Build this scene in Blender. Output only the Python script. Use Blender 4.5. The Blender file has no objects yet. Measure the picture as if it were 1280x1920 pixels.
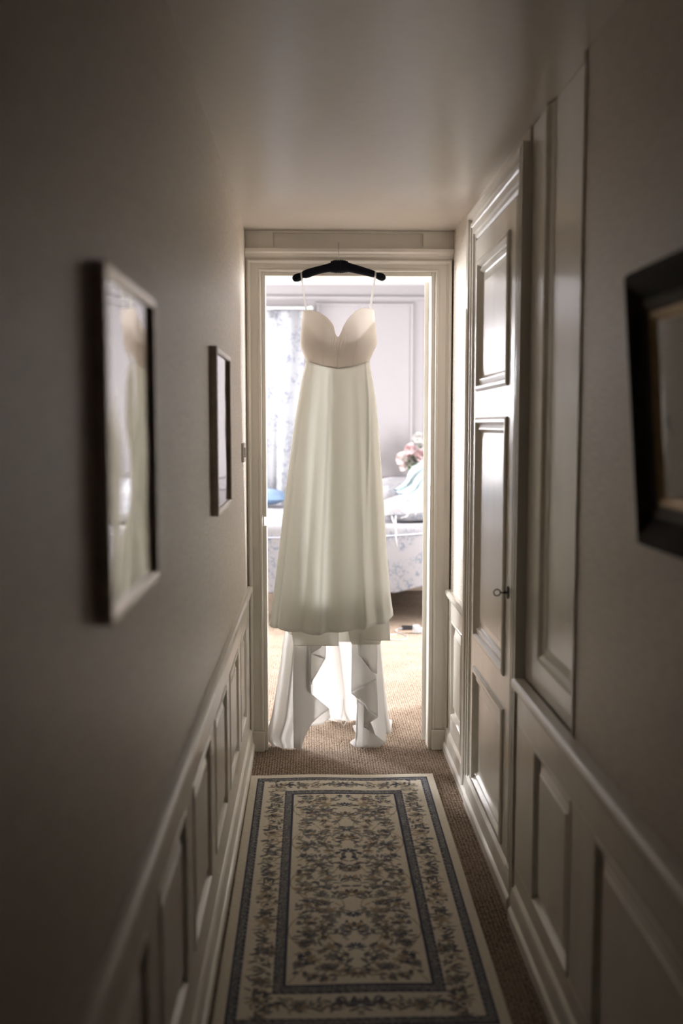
import bpy, bmesh, math, random
import numpy as np
from mathutils import Vector, Matrix
random.seed(7); rng = np.random.default_rng(11)
S = bpy.context.scene
COL = S.collection

# ------------------------------------------------------------------ camera
H = 1.37                                   # eye height
YAW = math.atan(57/1867); PIT = math.atan(163/1867)
cd = bpy.data.cameras.new('camera'); cam = bpy.data.objects.new('camera', cd); COL.objects.link(cam)
cam.location = (0, 0, H); cam.rotation_euler = (math.pi/2-PIT, 0, -YAW)
cd.sensor_fit = 'VERTICAL'; cd.sensor_height = 36; cd.sensor_width = 24; cd.lens = 35.006
cd.dof.use_dof = True; cd.dof.focus_distance = 4.0; cd.dof.aperture_fstop = 1.7
cd.clip_start = .02
S.camera = cam

# ------------------------------------------------------------------ light
W = bpy.data.worlds.new('world'); S.world = W; W.use_nodes = True
bg = W.node_tree.nodes['Background']; bg.inputs[0].default_value = (.80, .90, 1, 1); bg.inputs[1].default_value = 1.0
def area(name, loc, rot, sx, sy, power, col):
    l = bpy.data.lights.new(name, 'AREA'); l.shape = 'RECTANGLE'; l.size = sx; l.size_y = sy
    l.energy = power; l.color = col
    o = bpy.data.objects.new(name, l); o.location = loc; o.rotation_euler = rot; COL.objects.link(o); return o
SKY = (.97, .97, 1.0)
area('daylight_back_window', (-.85, 9.06, 1.55), (math.radians(-90), 0, 0), 1.2, 1.5, 290, SKY)
area('daylight_left_window', (-2.56, 5.25, 1.4), (0, math.radians(-90), 0), 1.9, 1.7, 100, SKY)
area('daylight_left_window_2', (-2.56, 7.6, 1.4), (0, math.radians(-90), 0), 1.9, 1.2, 410, SKY)
area('daylight_right_window', (2.46, 6.4, 1.4), (0, math.radians(90), 0), 1.9, 1.8, 350, SKY)
vs = S.view_settings
vs.view_transform = 'Standard'; vs.look = 'None'; vs.gamma = 1; vs.exposure = 0.88; vs.use_curve_mapping = False

# ------------------------------------------------------------------ helpers
cy_, sy_, cp_, sp_ = math.cos(YAW), math.sin(YAW), math.cos(PIT), math.sin(PIT)
CF = Vector((sy_*cp_, cy_*cp_, -sp_)); CR = Vector((cy_, -sy_, 0)); CU = CR.cross(CF)
def ray(px, py): return CF + CR*((px-640)/1867) - CU*((py-960)/1867)
def at(px, py, Y):                         # measured point of the photograph on the plane y = Y
    d = ray(px, py); d = d*(Y/d.y); return Vector((d.x, Y, d.z+H))
def floor_at(px, py, z=0):
    d = ray(px, py); d = d*((z-H)/d.z); return Vector((d.x, d.y, z))
def lin(r, g, b):
    f = lambda c: (c/255/12.92 if c <= 10 else ((c/255+.055)/1.055)**2.4)
    return (f(r), f(g), f(b))
def interp(x, pts):
    return float(np.interp(x, [p[0] for p in pts], [p[1] for p in pts]))
def smooth(me):
    me.polygons.foreach_set('use_smooth', [True]*len(me.polygons))

class MB:
    def __init__(s): s.v = []; s.f = []
    def add(s, vs, fs):
        n = len(s.v); s.v += [tuple(v) for v in vs]; s.f += [tuple(i+n for i in f) for f in fs]; return s
    def box(s, x0, x1, y0, y1, z0, z1, b=0):
        if b <= 0:
            return s.add([(x, y, z) for z in (z0, z1) for y in (y0, y1) for x in (x0, x1)],
              [(0,2,3,1),(4,5,7,6),(0,1,5,4),(2,6,7,3),(0,4,6,2),(1,3,7,5)])
        bm = bmesh.new(); bmesh.ops.create_cube(bm, size=1)
        for v in bm.verts: v.co = ((x0+x1)/2+v.co.x*(x1-x0), (y0+y1)/2+v.co.y*(y1-y0), (z0+z1)/2+v.co.z*(z1-z0))
        bmesh.ops.bevel(bm, geom=bm.edges[:], offset=b, segments=2, affect='EDGES', profile=.6)
        bm.verts.index_update(); s.add([v.co[:] for v in bm.verts], [[v.index for v in f.verts] for f in bm.faces]); bm.free(); return s
    def grid(s, P, wu=False, wv=False):    # P[i][j] points
        n, m = len(P), len(P[0]); vs = [p for r in P for p in r]; fs = []
        for i in range(n if wu else n-1):
            for j in range(m if wv else m-1):
                a, b = i, (i+1) % n; c, d = j, (j+1) % m
                fs.append((a*m+c, a*m+d, b*m+d, b*m+c))
        return s.add(vs, fs)
    def tube(s, pts, r, n=8, cap=True, flat=1.0):
        pts = [Vector(p) for p in pts]; R = []
        rr = r if hasattr(r, '__len__') else [r]*len(pts)
        up = Vector((0, 1, .01))
        for i, p in enumerate(pts):
            t = (pts[min(i+1, len(pts)-1)]-pts[max(i-1, 0)]).normalized()
            a = t.cross(up)
            if a.length < 1e-3: a = t.cross(Vector((1, 0, 0)))
            a.normalize(); b = t.cross(a)
            R.append([p + a*(rr[i]*math.cos(k*2*math.pi/n)) + b*(rr[i]*flat*math.sin(k*2*math.pi/n)) for k in range(n)])
        base = len(s.v); s.grid(R, wv=True)
        if cap:
            s.f.append(tuple(base+k for k in range(n))); s.f.append(tuple(base+(len(pts)-1)*n+k for k in reversed(range(n))))
        return s
    def lathe(s, prof, c, n=24):           # prof: (r, z)
        return s.grid([[(c[0]+r*math.cos(k*2*math.pi/n), c[1]+r*math.sin(k*2*math.pi/n), c[2]+z) for k in range(n)] for r, z in prof], wv=True)
    def sweep(s, org, e1, e2, nn, path, prof, closed=False, cap=False, ends=True):
        # profile (w to the left of travel, h proud) along a mitred path in the plane (e1, e2)
        org, e1, e2, nn = map(Vector, (org, e1, e2, nn)); N = len(path); R = []
        for i in range(N):
            p = Vector(path[i])
            d0 = (Vector(path[i])-Vector(path[i-1])).normalized() if (closed or i > 0) else None
            d1 = (Vector(path[(i+1) % N])-Vector(path[i])).normalized() if (closed or i < N-1) else None
            d0 = d0 or d1; d1 = d1 or d0
            n0 = Vector((-d0.y, d0.x)); n1 = Vector((-d1.y, d1.x)); m = (n0+n1).normalized(); k = 1/max(.2, m.dot(n0))
            R.append([org+e1*(p.x+m.x*k*w)+e2*(p.y+m.y*k*w)+nn*h for w, h in prof])
        base = len(s.v); s.grid(R, wu=closed)
        M = len(prof)
        if cap: s.f.append(tuple(base+i*M+M-1 for i in range(N)))
        if not closed and ends:
            s.f.append(tuple(base+k for k in range(M))); s.f.append(tuple(base+(N-1)*M+k for k in reversed(range(M))))
        return s
    def build(s, name, m, parent=None, sm=False, fix=True):
        me = bpy.data.meshes.new(name); me.from_pydata(s.v, [], s.f); me.update()
        if fix:
            bm = bmesh.new(); bm.from_mesh(me); bmesh.ops.recalc_face_normals(bm, faces=bm.faces); bm.to_mesh(me); bm.free()
        if sm: smooth(me)
        if m: me.materials.append(m)
        o = bpy.data.objects.new(name, me); COL.objects.link(o)
        if parent:
            o.parent = parent; o.matrix_parent_inverse = Matrix.Translation(parent.location).inverted() if parent.type == 'EMPTY' and parent.parent is None else Matrix()
        return o
def part(mb, name, m, parent, sm=False):   # world-space part under a (translated) Empty
    return mb.build(name, m, parent, sm)
def sub(mb, name, m, parent, sm=False):    # world-space sub-part under a part
    o = mb.build(name, m, None, sm); o.parent = parent
    root = parent.parent
    if root and root.type == 'EMPTY': o.matrix_parent_inverse = Matrix()
    return o
def thing(name, label, cat, loc=(0, 0, 0), group=None):
    o = bpy.data.objects.new(name, None); o.empty_display_size = .1; o.location = loc; COL.objects.link(o)
    o['label'] = label; o['category'] = cat
    if group: o['group'] = group
    return o
def struct(name, mb=None, m=None, sm=False):
    if mb is None:
        o = bpy.data.objects.new(name, None); o.empty_display_size = .1; COL.objects.link(o)
    else: o = mb.build(name, m, None, sm)
    o['kind'] = 'structure'; return o
def tag(o, label, cat, group=None):
    o['label'] = label; o['category'] = cat
    if group: o['group'] = group
    return o
def solid(o, t, off=0):
    md = o.modifiers.new('solid', 'SOLIDIFY'); md.thickness = t; md.offset = off; return o
def subsurf(o, n=1):
    md = o.modifiers.new('sub', 'SUBSURF'); md.levels = n; md.render_levels = n; return o

# ------------------------------------------------------------------ materials
def mat(name): 
    m = bpy.data.materials.new(name); m.use_nodes = True; nt = m.node_tree
    return m, nt, nt.nodes['Principled BSDF']
def nd(nt, t, **k):
    n = nt.nodes.new(t)
    for a, b in k.items():
        if a in n.inputs: n.inputs[a].default_value = b
        else: setattr(n, a, b)
    return n
def plain(name, col, rough=.5, metal=0, spec=.5, bump=None, var=0, scale=(1, 1, 1)):
    m, nt, b = mat(name); b.inputs['Roughness'].default_value = rough; b.inputs['Metallic'].default_value = metal
    b.inputs['Specular IOR Level'].default_value = spec
    tc = nd(nt, 'ShaderNodeTexCoord'); mp = nd(nt, 'ShaderNodeMapping'); mp.inputs['Scale'].default_value = scale
    nt.links.new(tc.outputs['Object'], mp.inputs[0])
    nz = nd(nt, 'ShaderNodeTexNoise', Scale=(bump[0] if bump else 8.0), Detail=4.0); nt.links.new(mp.outputs[0], nz.inputs['Vector'])
    rp = nd(nt, 'ShaderNodeValToRGB')
    c0 = [c*(1-var) for c in col]; c1 = [min(1, c*(1+var)) for c in col]
    rp.color_ramp.elements[0].position = .3; rp.color_ramp.elements[1].position = .7
    rp.color_ramp.elements[0].color = (*c0, 1); rp.color_ramp.elements[1].color = (*c1, 1)
    nt.links.new(nz.outputs['Fac'], rp.inputs[0]); nt.links.new(rp.outputs[0], b.inputs['Base Color'])
    if bump:
        bp = nd(nt, 'ShaderNodeBump', Strength=bump[1], Distance=bump[2]); nt.links.new(nz.outputs['Fac'], bp.inputs['Height']); nt.links.new(bp.outputs[0], b.inputs['Normal'])
    return m
PAINT = plain('cream_gloss_paint', (.86, .815, .735), .24, bump=(14, .10, .004), var=.03, scale=(1, 1, .25))
PAPER = plain('grasscloth_wallpaper', (.755, .675, .58), .42, bump=(60, .55, .003), var=.09, scale=(.35, .35, 3.2))
CEILP = plain('papered_ceiling', (.82, .76, .69), .30, 0, .75, bump=(60, .35, .003), var=.05, scale=(.35, 3.2, 1))
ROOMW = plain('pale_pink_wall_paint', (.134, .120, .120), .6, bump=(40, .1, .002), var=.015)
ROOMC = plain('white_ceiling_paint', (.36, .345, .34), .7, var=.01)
VELVET = plain('navy_velvet', (.006, .007, .012), .85, spec=.15, bump=(180, .6, .003), var=.4)
STEEL = plain('thin_steel_wire', (.55, .54, .52), .3, metal=1)
PEWTER = plain('pewter_frame', (.50, .46, .43), .28, metal=.95, bump=(40, .1, .002), var=.12)
DARKW = plain('dark_carved_wood', (.016, .012, .010), .75, 0, .2, bump=(30, .4, .006), var=.5)
BROWNW = plain('brown_inner_moulding', (.035, .02, .010), .6, 0, .3, bump=(30, .3, .003), var=.3)
GILT = plain('dull_gilt_slip', (.40, .27, .13), .38, metal=.5, bump=(60, .2, .002), var=.15)
PRINTL = plain('pale_print_paper', (.56, .52, .45), .8, var=.10, bump=(3, .0, .001))
PRINTD = plain('dark_blue_grey_painting', (.035, .042, .045), .5, var=.6, bump=(5, .1, .002))
PLASTIC = plain('white_plastic', (.42, .42, .42), .3)
BLACKP = plain('dark_grey_device_shell', (.02, .018, .02), .3, var=.2)
COPPER = plain('copper_rim', (.30, .13, .07), .35, metal=.6)
BLUE = plain('blue_cotton', (.09, .135, .205), .85, bump=(60, .25, .004), var=.12)
NAVYC = plain('dark_blue_piping', (.03, .06, .17), .8)
PINK = plain('pink_petal', (.38, .25, .25), .6, var=.12); BLUSH = plain('blush_petal', (.40, .325, .31), .6, var=.08)
IVORY = plain('ivory_petal', (.42, .40, .38), .6, var=.06)
SWITCH = plain('ivory_switch_plastic', (.82, .80, .76), .3)
LEAF = plain('green_leaf', (.05, .08, .03), .5, var=.3); STEM = plain('green_stem', (.16, .20, .10), .6, var=.2)
WOODT = plain('pale_painted_wood', (.27, .24, .21), .4, var=.06, bump=(20, .1, .002))
IRON = plain('dark_iron_key', (.05, .045, .04), .4, metal=.8)
RIBBON = plain('cream_cotton_ribbon', (.34, .32, .31), .8)
BRASS = plain('painted_hinge', (.62, .57, .49), .35, var=.1)

def cloth(name, col, trans, tcol=None, bump=.15, scale=700):
    m, nt, b = mat(name); nt.nodes.remove(b); out = nt.nodes['Material Output']
    d = nd(nt, 'ShaderNodeBsdfDiffuse'); t = nd(nt, 'ShaderNodeBsdfTranslucent'); mx = nd(nt, 'ShaderNodeMixShader')
    d.inputs[0].default_value = (*col, 1); t.inputs[0].default_value = (*(tcol or col), 1); mx.inputs[0].default_value = trans
    tc = nd(nt, 'ShaderNodeTexCoord'); nz = nd(nt, 'ShaderNodeTexNoise', Scale=float(scale), Detail=2.0); nt.links.new(tc.outputs['Object'], nz.inputs['Vector'])
    bp = nd(nt, 'ShaderNodeBump', Strength=bump, Distance=.001); nt.links.new(nz.outputs['Fac'], bp.inputs['Height'])
    nt.links.new(bp.outputs[0], d.inputs['Normal']); nt.links.new(bp.outputs[0], t.inputs['Normal'])
    nt.links.new(d.outputs[0], mx.inputs[1]); nt.links.new(t.outputs[0], mx.inputs[2]); nt.links.new(mx.outputs[0], out.inputs[0])
    return m
CREPE = cloth('ivory_crepe', (.85, .84, .805), .49, (.88, .875, .83))
CREPEB = cloth('ivory_bodice_crepe', (.84, .80, .76), .52, (.86, .82, .775))
CREPEU = cloth('ivory_inner_crepe', (.84, .82, .77), .36)
CREPET = cloth('ivory_train_crepe', (.76, .745, .73), .48, (.88, .865, .84))
AQUA = cloth('aqua_organza', (.34, .395, .405), .35, None, .2, 60)

def toile(name, base, ink, trans, sc, lo=.50, hi=.60):
    m, nt, b = mat(name); nt.nodes.remove(b); out = nt.nodes['Material Output']
    tc = nd(nt, 'ShaderNodeTexCoord')
    n1 = nd(nt, 'ShaderNodeTexNoise', Scale=sc, Detail=2.0); n2 = nd(nt, 'ShaderNodeTexNoise', Scale=sc*5, Detail=5.0, Roughness=.7)
    for n in (n1, n2): nt.links.new(tc.outputs['Object'], n.inputs['Vector'])
    r1 = nd(nt, 'ShaderNodeMapRange'); r1.inputs[1].default_value = .46; r1.inputs[2].default_value = .56
    r2 = nd(nt, 'ShaderNodeMapRange'); r2.inputs[1].default_value = lo; r2.inputs[2].default_value = hi
    nt.links.new(n1.outputs['Fac'], r1.inputs[0]); nt.links.new(n2.outputs['Fac'], r2.inputs[0])
    mu = nd(nt, 'ShaderNodeMath', operation='MULTIPLY'); nt.links.new(r1.outputs[0], mu.inputs[0]); nt.links.new(r2.outputs[0], mu.inputs[1])
    cm = nd(nt, 'ShaderNodeMix', data_type='RGBA'); cm.inputs[6].default_value = (*base, 1); cm.inputs[7].default_value = (*ink, 1)
    nt.links.new(mu.outputs[0], cm.inputs[0])
    d = nd(nt, 'ShaderNodeBsdfDiffuse'); t = nd(nt, 'ShaderNodeBsdfTranslucent'); mx = nd(nt, 'ShaderNodeMixShader'); mx.inputs[0].default_value = trans
    nt.links.new(cm.outputs[2], d.inputs[0]); nt.links.new(cm.outputs[2], t.inputs[0])
    nt.links.new(d.outputs[0], mx.inputs[1]); nt.links.new(t.outputs[0], mx.inputs[2]); nt.links.new(mx.outputs[0], out.inputs[0])
    return m
TOILEC = toile('toile_curtain_cotton', (.16, .157, .163), (.080, .085, .105), .055, 9.0, .48, .58)
TOILEB = toile('toile_quilt_cotton', (.235, .224, .228), (.130, .142, .17), .0, 9.0, .47, .60)

def glass(refl, base, name):
    m, nt, b = mat(name); nt.nodes.remove(b); out = nt.nodes['Material Output']
    tr = nd(nt, 'ShaderNodeBsdfTransparent'); gl = nd(nt, 'ShaderNodeBsdfGlossy', Roughness=.03); fr = nd(nt, 'ShaderNodeFresnel', IOR=refl); ma = nd(nt, 'ShaderNodeMath', operation='ADD', use_clamp=True); ma.inputs[1].default_value = base; mx = nd(nt, 'ShaderNodeMixShader')
    tc = nd(nt, 'ShaderNodeTexCoord'); nz = nd(nt, 'ShaderNodeTexNoise', Scale=5.0, Detail=1.0); nt.links.new(tc.outputs['Object'], nz.inputs['Vector'])
    bp = nd(nt, 'ShaderNodeBump', Strength=.16, Distance=.02); nt.links.new(nz.outputs['Fac'], bp.inputs['Height']); nt.links.new(bp.outputs[0], gl.inputs['Normal'])
    nt.links.new(fr.outputs[0], ma.inputs[0]); nt.links.new(ma.outputs[0], mx.inputs[0]); nt.links.new(tr.outputs[0], mx.inputs[1]); nt.links.new(gl.outputs[0], mx.inputs[2]); nt.links.new(mx.outputs[0], out.inputs[0])
    return m
GLASS = glass(1.6, .5, 'silvery_old_glass'); GLASSD = glass(1.6, .0, 'picture_glass')
def vase_glass():
    m, nt, b = mat('pale_aqua_glass'); b.inputs['Base Color'].default_value = (.72, .86, .88, 1); b.inputs['Roughness'].default_value = .08
    b.inputs['Transmission Weight'].default_value = .5; return m
VGLASS = vase_glass()
def sisal():
    m, nt, b = mat('woven_sisal'); b.inputs['Roughness'].default_value = .95; b.inputs['Specular IOR Level'].default_value = .1
    tc = nd(nt, 'ShaderNodeTexCoord')
    wx = nd(nt, 'ShaderNodeTexWave', Scale=29.0, Distortion=5.0, bands_direction='X'); wy = nd(nt, 'ShaderNodeTexWave', Scale=26.0, Distortion=5.0, bands_direction='Y')
    wx.inputs['Detail Scale'].default_value = 3; wy.inputs['Detail Scale'].default_value = 3
    nz = nd(nt, 'ShaderNodeTexNoise', Scale=120.0, Detail=3.0); nl = nd(nt, 'ShaderNodeTexNoise', Scale=5.0, Detail=3.0)
    for n in (wx, wy, nz, nl): nt.links.new(tc.outputs['Object'], n.inputs['Vector'])
    a = nd(nt, 'ShaderNodeMath', operation='MULTIPLY'); nt.links.new(wx.outputs['Fac'], a.inputs[0]); nt.links.new(wy.outputs['Fac'], a.inputs[1])
    a2 = nd(nt, 'ShaderNodeMath', operation='MULTIPLY_ADD'); a2.inputs[1].default_value = .9; nt.links.new(nz.outputs['Fac'], a2.inputs[0]); nt.links.new(a.outputs[0], a2.inputs[2])
    a3 = nd(nt, 'ShaderNodeMath', operation='MULTIPLY_ADD'); a3.inputs[1].default_value = .35; nt.links.new(nl.outputs['Fac'], a3.inputs[0]); nt.links.new(a2.outputs[0], a3.inputs[2])
    rp = nd(nt, 'ShaderNodeValToRGB'); e = rp.color_ramp.elements
    e[0].position = .58; e[0].color = (.085, .055, .033, 1); e[1].position = 1.0; e[1].color = (.355, .275, .212, 1)
    nt.links.new(a3.outputs[0], rp.inputs[0]); nt.links.new(rp.outputs[0], b.inputs['Base Color'])
    bp = nd(nt, 'ShaderNodeBump', Strength=.5, Distance=.004); nt.links.new(a2.outputs[0], bp.inputs['Height']); nt.links.new(bp.outputs[0], b.inputs['Normal'])
    return m
SISAL = sisal()

# ------------------------------------------------------------------ the setting
D = 4.12; DB = 4.19                        # door wall, corridor face and bedroom face
XL, XR, ZC = -.264, .580, 2.152            # corridor walls and ceiling
OL, OR_, OT = -.184, .492, 1.973           # clear door opening
Y0 = -1.3
RL, RR, RB, RT = -2.5, 2.4, 8.9, 2.60      # bedroom
struct('floor', MB().box(RL-.1, RR+.1, Y0-.1, RB+.4, -.10, 0), SISAL)
struct('ceiling', MB().box(XL-.05, XR+.05, Y0-.05, D, ZC, ZC+.08), CEILP)
struct('wall_left', MB().box(XL-.08, XL, Y0, D, .595, ZC).box(XL-.08, XL-.02, Y0, D, 0, .595), PAPER)
struct('wall_right', MB().box(XR, XR+.08, Y0, 2.14, .565, ZC).box(XR+.03, XR+.08, 2.14, 2.68, .565, ZC).box(XR+.02, XR+.08, Y0, 2.68, 0, .565).box(XR+.03, XR+.08, 2.68, 3.60, 0, 2.05).box(XR, XR+.08, 2.68, 3.60, 2.05, ZC).box(XR, XR+.08, 3.60, D, .58, ZC).box(XR+.02, XR+.08, 3.60, D, 0, .58), PAPER)
struct('wall_rear', MB().box(XL-.08, XR+.08, Y0-.08, Y0, 0, ZC), PAPER)
mb = MB()                                  # wall with the doorway
mb.box(RL-.1, OL-.016, D, DB, 0, RT); mb.box(OR_+.016, RR+.1, D, DB, 0, RT); mb.box(OL-.016, OR_+.016, D, DB, OT+.016, RT)
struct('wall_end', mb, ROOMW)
def holed_wall(name, axis, pos0, pos1, a0, a1, holes, m):
    mb = MB()
    def bx(u0, u1, z0, z1):
        if axis == 'x': mb.box(pos0, pos1, u0, u1, z0, z1)
        else: mb.box(u0, u1, pos0, pos1, z0, z1)
    u = a0
    for h0, h1, z0, z1 in holes:
        bx(u, h0, 0, RT); bx(h0, h1, 0, z0); bx(h0, h1, z1, RT); u = h1
    bx(u, a1, 0, RT)
    return struct(name, mb, m)
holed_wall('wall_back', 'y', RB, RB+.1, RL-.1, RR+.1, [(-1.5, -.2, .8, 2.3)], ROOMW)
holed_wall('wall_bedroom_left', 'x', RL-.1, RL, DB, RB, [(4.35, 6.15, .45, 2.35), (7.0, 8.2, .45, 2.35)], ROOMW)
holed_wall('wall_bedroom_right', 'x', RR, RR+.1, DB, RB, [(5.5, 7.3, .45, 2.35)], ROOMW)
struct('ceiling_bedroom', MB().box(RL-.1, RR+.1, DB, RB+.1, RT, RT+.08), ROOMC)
def window(n, axis, pos, a0, a1, z0, z1):  # casement frame in its opening
    r = struct('window_%d' % n)
    def bx(u0, u1, w0, w1, nm, d=.05):
        m = MB(); 
        (m.box(pos, pos+d, u0, u1, w0, w1, .004) if axis == 'x' else m.box(u0, u1, pos, pos+d, w0, w1, .004))
        part(m, nm, PAINT, r)
    t = .05; c = (a0+a1)/2
    bx(a0, a0+t, z0, z1, 'window_stile'); bx(a1-t, a1, z0, z1, 'window_stile'); bx(c-t/2, c+t/2, z0+t, z1-t, 'window_stile')
    bx(a0+t, a1-t, z1-t, z1, 'window_rail'); bx(a0+t, a1-t, z0, z0+t, 'window_rail')
    for k in (1, 2):
        zz = z0+(z1-z0)*k/3
        bx(a0+t, c-t/2, zz-.012, zz+.012, 'glazing_bar', .03); bx(c+t/2, a1-t, zz-.012, zz+.012, 'glazing_bar', .03)
window(1, 'y', RB+.02, -1.5, -.2, .8, 2.3)
window(2, 'x', RL-.05, 4.35, 6.15, .45, 2.35); window(3, 'x', RL-.05, 7.0, 8.2, .45, 2.35); window(4, 'x', RR, 5.5, 7.3, .45, 2.35)

# bedroom wall trim
r = struct('trim_1')
part(MB().box(.0, RR, RB-.022, RB, .80, .84, .006), 'dado_rail', ROOMW, r)
part(MB().sweep((0, RB, 0), (1, 0, 0), (0, 0, 1), (0, -1, 0), [(.07, .93), (.885, .93), (.885, 2.42), (.07, 2.42)],
     [(0, 0), (0, .012), (-.012, .018), (-.026, .010), (-.034, 0)], closed=True), 'panel_moulding', ROOMW, r)
part(MB().sweep((0, RB, 0), (1, 0, 0), (0, 0, 1), (0, -1, 0), [(1.01, .93), (2.2, .93), (2.2, 2.42), (1.01, 2.42)],
     [(0, 0), (0, .012), (.012, .018), (.026, .010), (.034, 0)], closed=True), 'panel_moulding', ROOMW, r)
part(MB().box(RL, RR, RB-.03, RB, 2.47, 2.50, .008), 'picture_rail', ROOMW, r)
struct('baseboard_back', MB().box(RL, RR, RB-.018, RB, 0, .14, .005), ROOMW)

# ---- door frame around the doorway
r = struct('trim_2')
casing = [(0, 0), (0, .012), (.004, .017), (.010, .017), (.013, .012), (.020, .013), (.044, .014), (.048, .018), (.052, .021), (.060, .022), (.066, .018), (.066, 0)]
ci = .016
part(MB().sweep((0, D, 0), (1, 0, 0), (0, 0, 1), (0, -1, 0), [(OL-ci, .088), (OL-ci, OT+ci), (OR_+ci, OT+ci), (OR_+ci, .088)], casing), 'casing', PAINT, r)
KZ0, KZ1 = .955, .992
part(MB().box(OL-ci, OL, D-.010, DB+.005, 0, KZ0, .003), 'jamb', PAINT, r)
part(MB().box(OL-ci, OL, D-.010, DB+.005, KZ1, OT+ci, .003), 'jamb', PAINT, r)
part(MB().box(OL-ci+.001, OL-ci+.004, D+.01, DB, KZ0+.001, KZ1-.001), 'strike_plate', STEEL, r)
part(MB().box(OR_, OR_+ci, D-.010, DB+.005, 0, OT+ci, .003), 'jamb', PAINT, r)
part(MB().box(OL, OR_, D-.010, DB+.005, OT, OT+ci, .003), 'head_jamb', PAINT, r)
for x0, x1 in ((XL+.010, OL-ci+.002), (OR_+ci-.002, XR-.008)):
    part(MB().box(x0, x1, D-.026, D, 0, .086, .003), 'plinth_block', PAINT, r)
# cornice cap above the casing and the frieze board with its sunk panel
part(MB().sweep((0, D, 2.038), (1, 0, 0), (0, 0, 1), (0, -1, 0), [(XR-.001, 0), (XL+.001, 0)],
     [(0, 0), (0, .020), (-.008, .024), (-.014, .034), (-.020, .036), (-.026, .046), (-.038, .048), (-.038, 0)]), 'cap_moulding', PAINT, r)
fz0, fz1 = 2.076, ZC
fx0, fx1, fp0, fp1 = -.151, .456, 2.089, 2.142
part(MB().box(XL+.001, fx0, D-.020, D, fz0, fz1-.001), 'frieze_board', PAINT, r)
part(MB().box(fx1, XR-.001, D-.020, D, fz0, fz1-.001), 'frieze_board', PAINT, r)
part(MB().box(fx0, fx1, D-.020, D, fz0, fp0), 'frieze_board', PAINT, r)
part(MB().box(fx0, fx1, D-.020, D, fp1, fz1-.001), 'frieze_board', PAINT, r)
part(MB().box(fx0, fx1, D-.006, D-.001, fp0, fp1), 'frieze_panel', PAINT, r)
part(MB().sweep((0, D-.013, 0), (1, 0, 0), (0, 0, 1), (0, -1, 0), [(XL+.006, .087), (XL+.006, 2.036), (XR-.006, 2.036), (XR-.006, .087)], [(0, .0), (0, .013), (-.006, .016), (-.012, .012), (-.016, 0)]), 'outer_bead', PAINT, r)

# ---- wainscot
def wainscot(n, side, Xw, Xf, y0, y1, recs, z0, z1, zr, rail, extra=0):
    r = struct('trim_%d' % n); s = side                      # s = +1 left wall (faces +x), -1 right wall (faces -x)
    def bx(ya, yb, za, zb, nm, x1=Xf, b=.0015): part(MB().box(min(Xw-s*.018, x1), max(Xw-s*.018, x1), ya, yb, za, zb, b), nm, PAINT, r)
    part(MB().box(min(Xw, Xf), max(Xw, Xf), y0, y1, z1, zr-.02, .0015), 'top_rail', PAINT, r); bx(y0, y1, .0, z0, 'bottom_rail')
    ed = [y0]+[v for a in recs for v in a]+[y1]
    for i in range(0, len(ed), 2):
        if ed[i+1]-ed[i] > .005: bx(ed[i], ed[i+1], z0, z1, 'stile')
    for a, b in recs:
        prof = [(0, 0), (.004, .003), (.010, .003), (.014, -.003), (.018, -.012), (.026, -.013), (.052, -.004), (.053, -.002)]
        path = [(a, z0), (b, z0), (b, z1), (a, z1)] if s < 0 or True else None
        part(MB().sweep((Xf, 0, 0), (0, 1, 0), (0, 0, 1), (s, 0, 0), path, prof, closed=True, cap=True), 'panel', PAINT, r)
    # chair rail
    rp = [(0, 0), (.004, rail*.35), (.012, rail*.55), (.018, rail*.9), (.026, rail), (.036, rail*.9), (.040, rail*.5), (.041, 0)]
    part(MB().sweep((Xf, 0, zr-.040), (0, 1, 0), (0, 0, 1), (s, 0, 0), [(y0, 0), (y1, 0)], [(w, h) for w, h in rp]), 'chair_rail', PAINT, r, False)
    part(MB().box(min(Xw, Xf), max(Xw, Xf), y0, y1, zr-.02, zr+.0005), 'cap_board', PAINT, r)
    return r
def skirting(name, s, X, y0, y1):
    prof = [(0, 0), (0, .020), (.030, .020), (.036, .016), (.040, .012), (.075, .010), (.088, .008), (.098, .002), (.100, 0)]
    return struct(name, MB().sweep((X, 0, 0), (0, 1, 0), (0, 0, 1), (s, 0, 0), [(y0, 0), (y1, 0)], prof), PAINT)
lrec = [(-.78, -.41), (-.30, .07), (.18, .55), (.66, 1.03), (1.15, 1.50), (1.62, 1.98), (2.11, 2.47), (2.60, 2.96), (3.08, 3.44), (3.56, 3.85)]
wainscot(3, +1, XL, XL+.006, Y0, D-.03, lrec, .215, .590, .705, .016)
skirting('baseboard_left', +1, XL+.006, Y0, D-.028)
wainscot(4, -1, XR, XR-.008, 3.60, D-.03, [(3.72, 4.0)], .175, .575, .688, .016)
skirting('baseboard_right', -1, XR-.008, 3.50, D-.028)
rrec = [(-.9, -.5), (-.38, .02), (.14, .54), (.66, 1.15), (1.35, 1.90), (2.08, 2.44)]
wainscot(5, -1, XR, XR-.018, Y0, 2.66, rrec, .155, .560, .680, .018)
skirting('baseboard_right_near', -1, XR-.018, Y0, 2.645)

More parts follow.
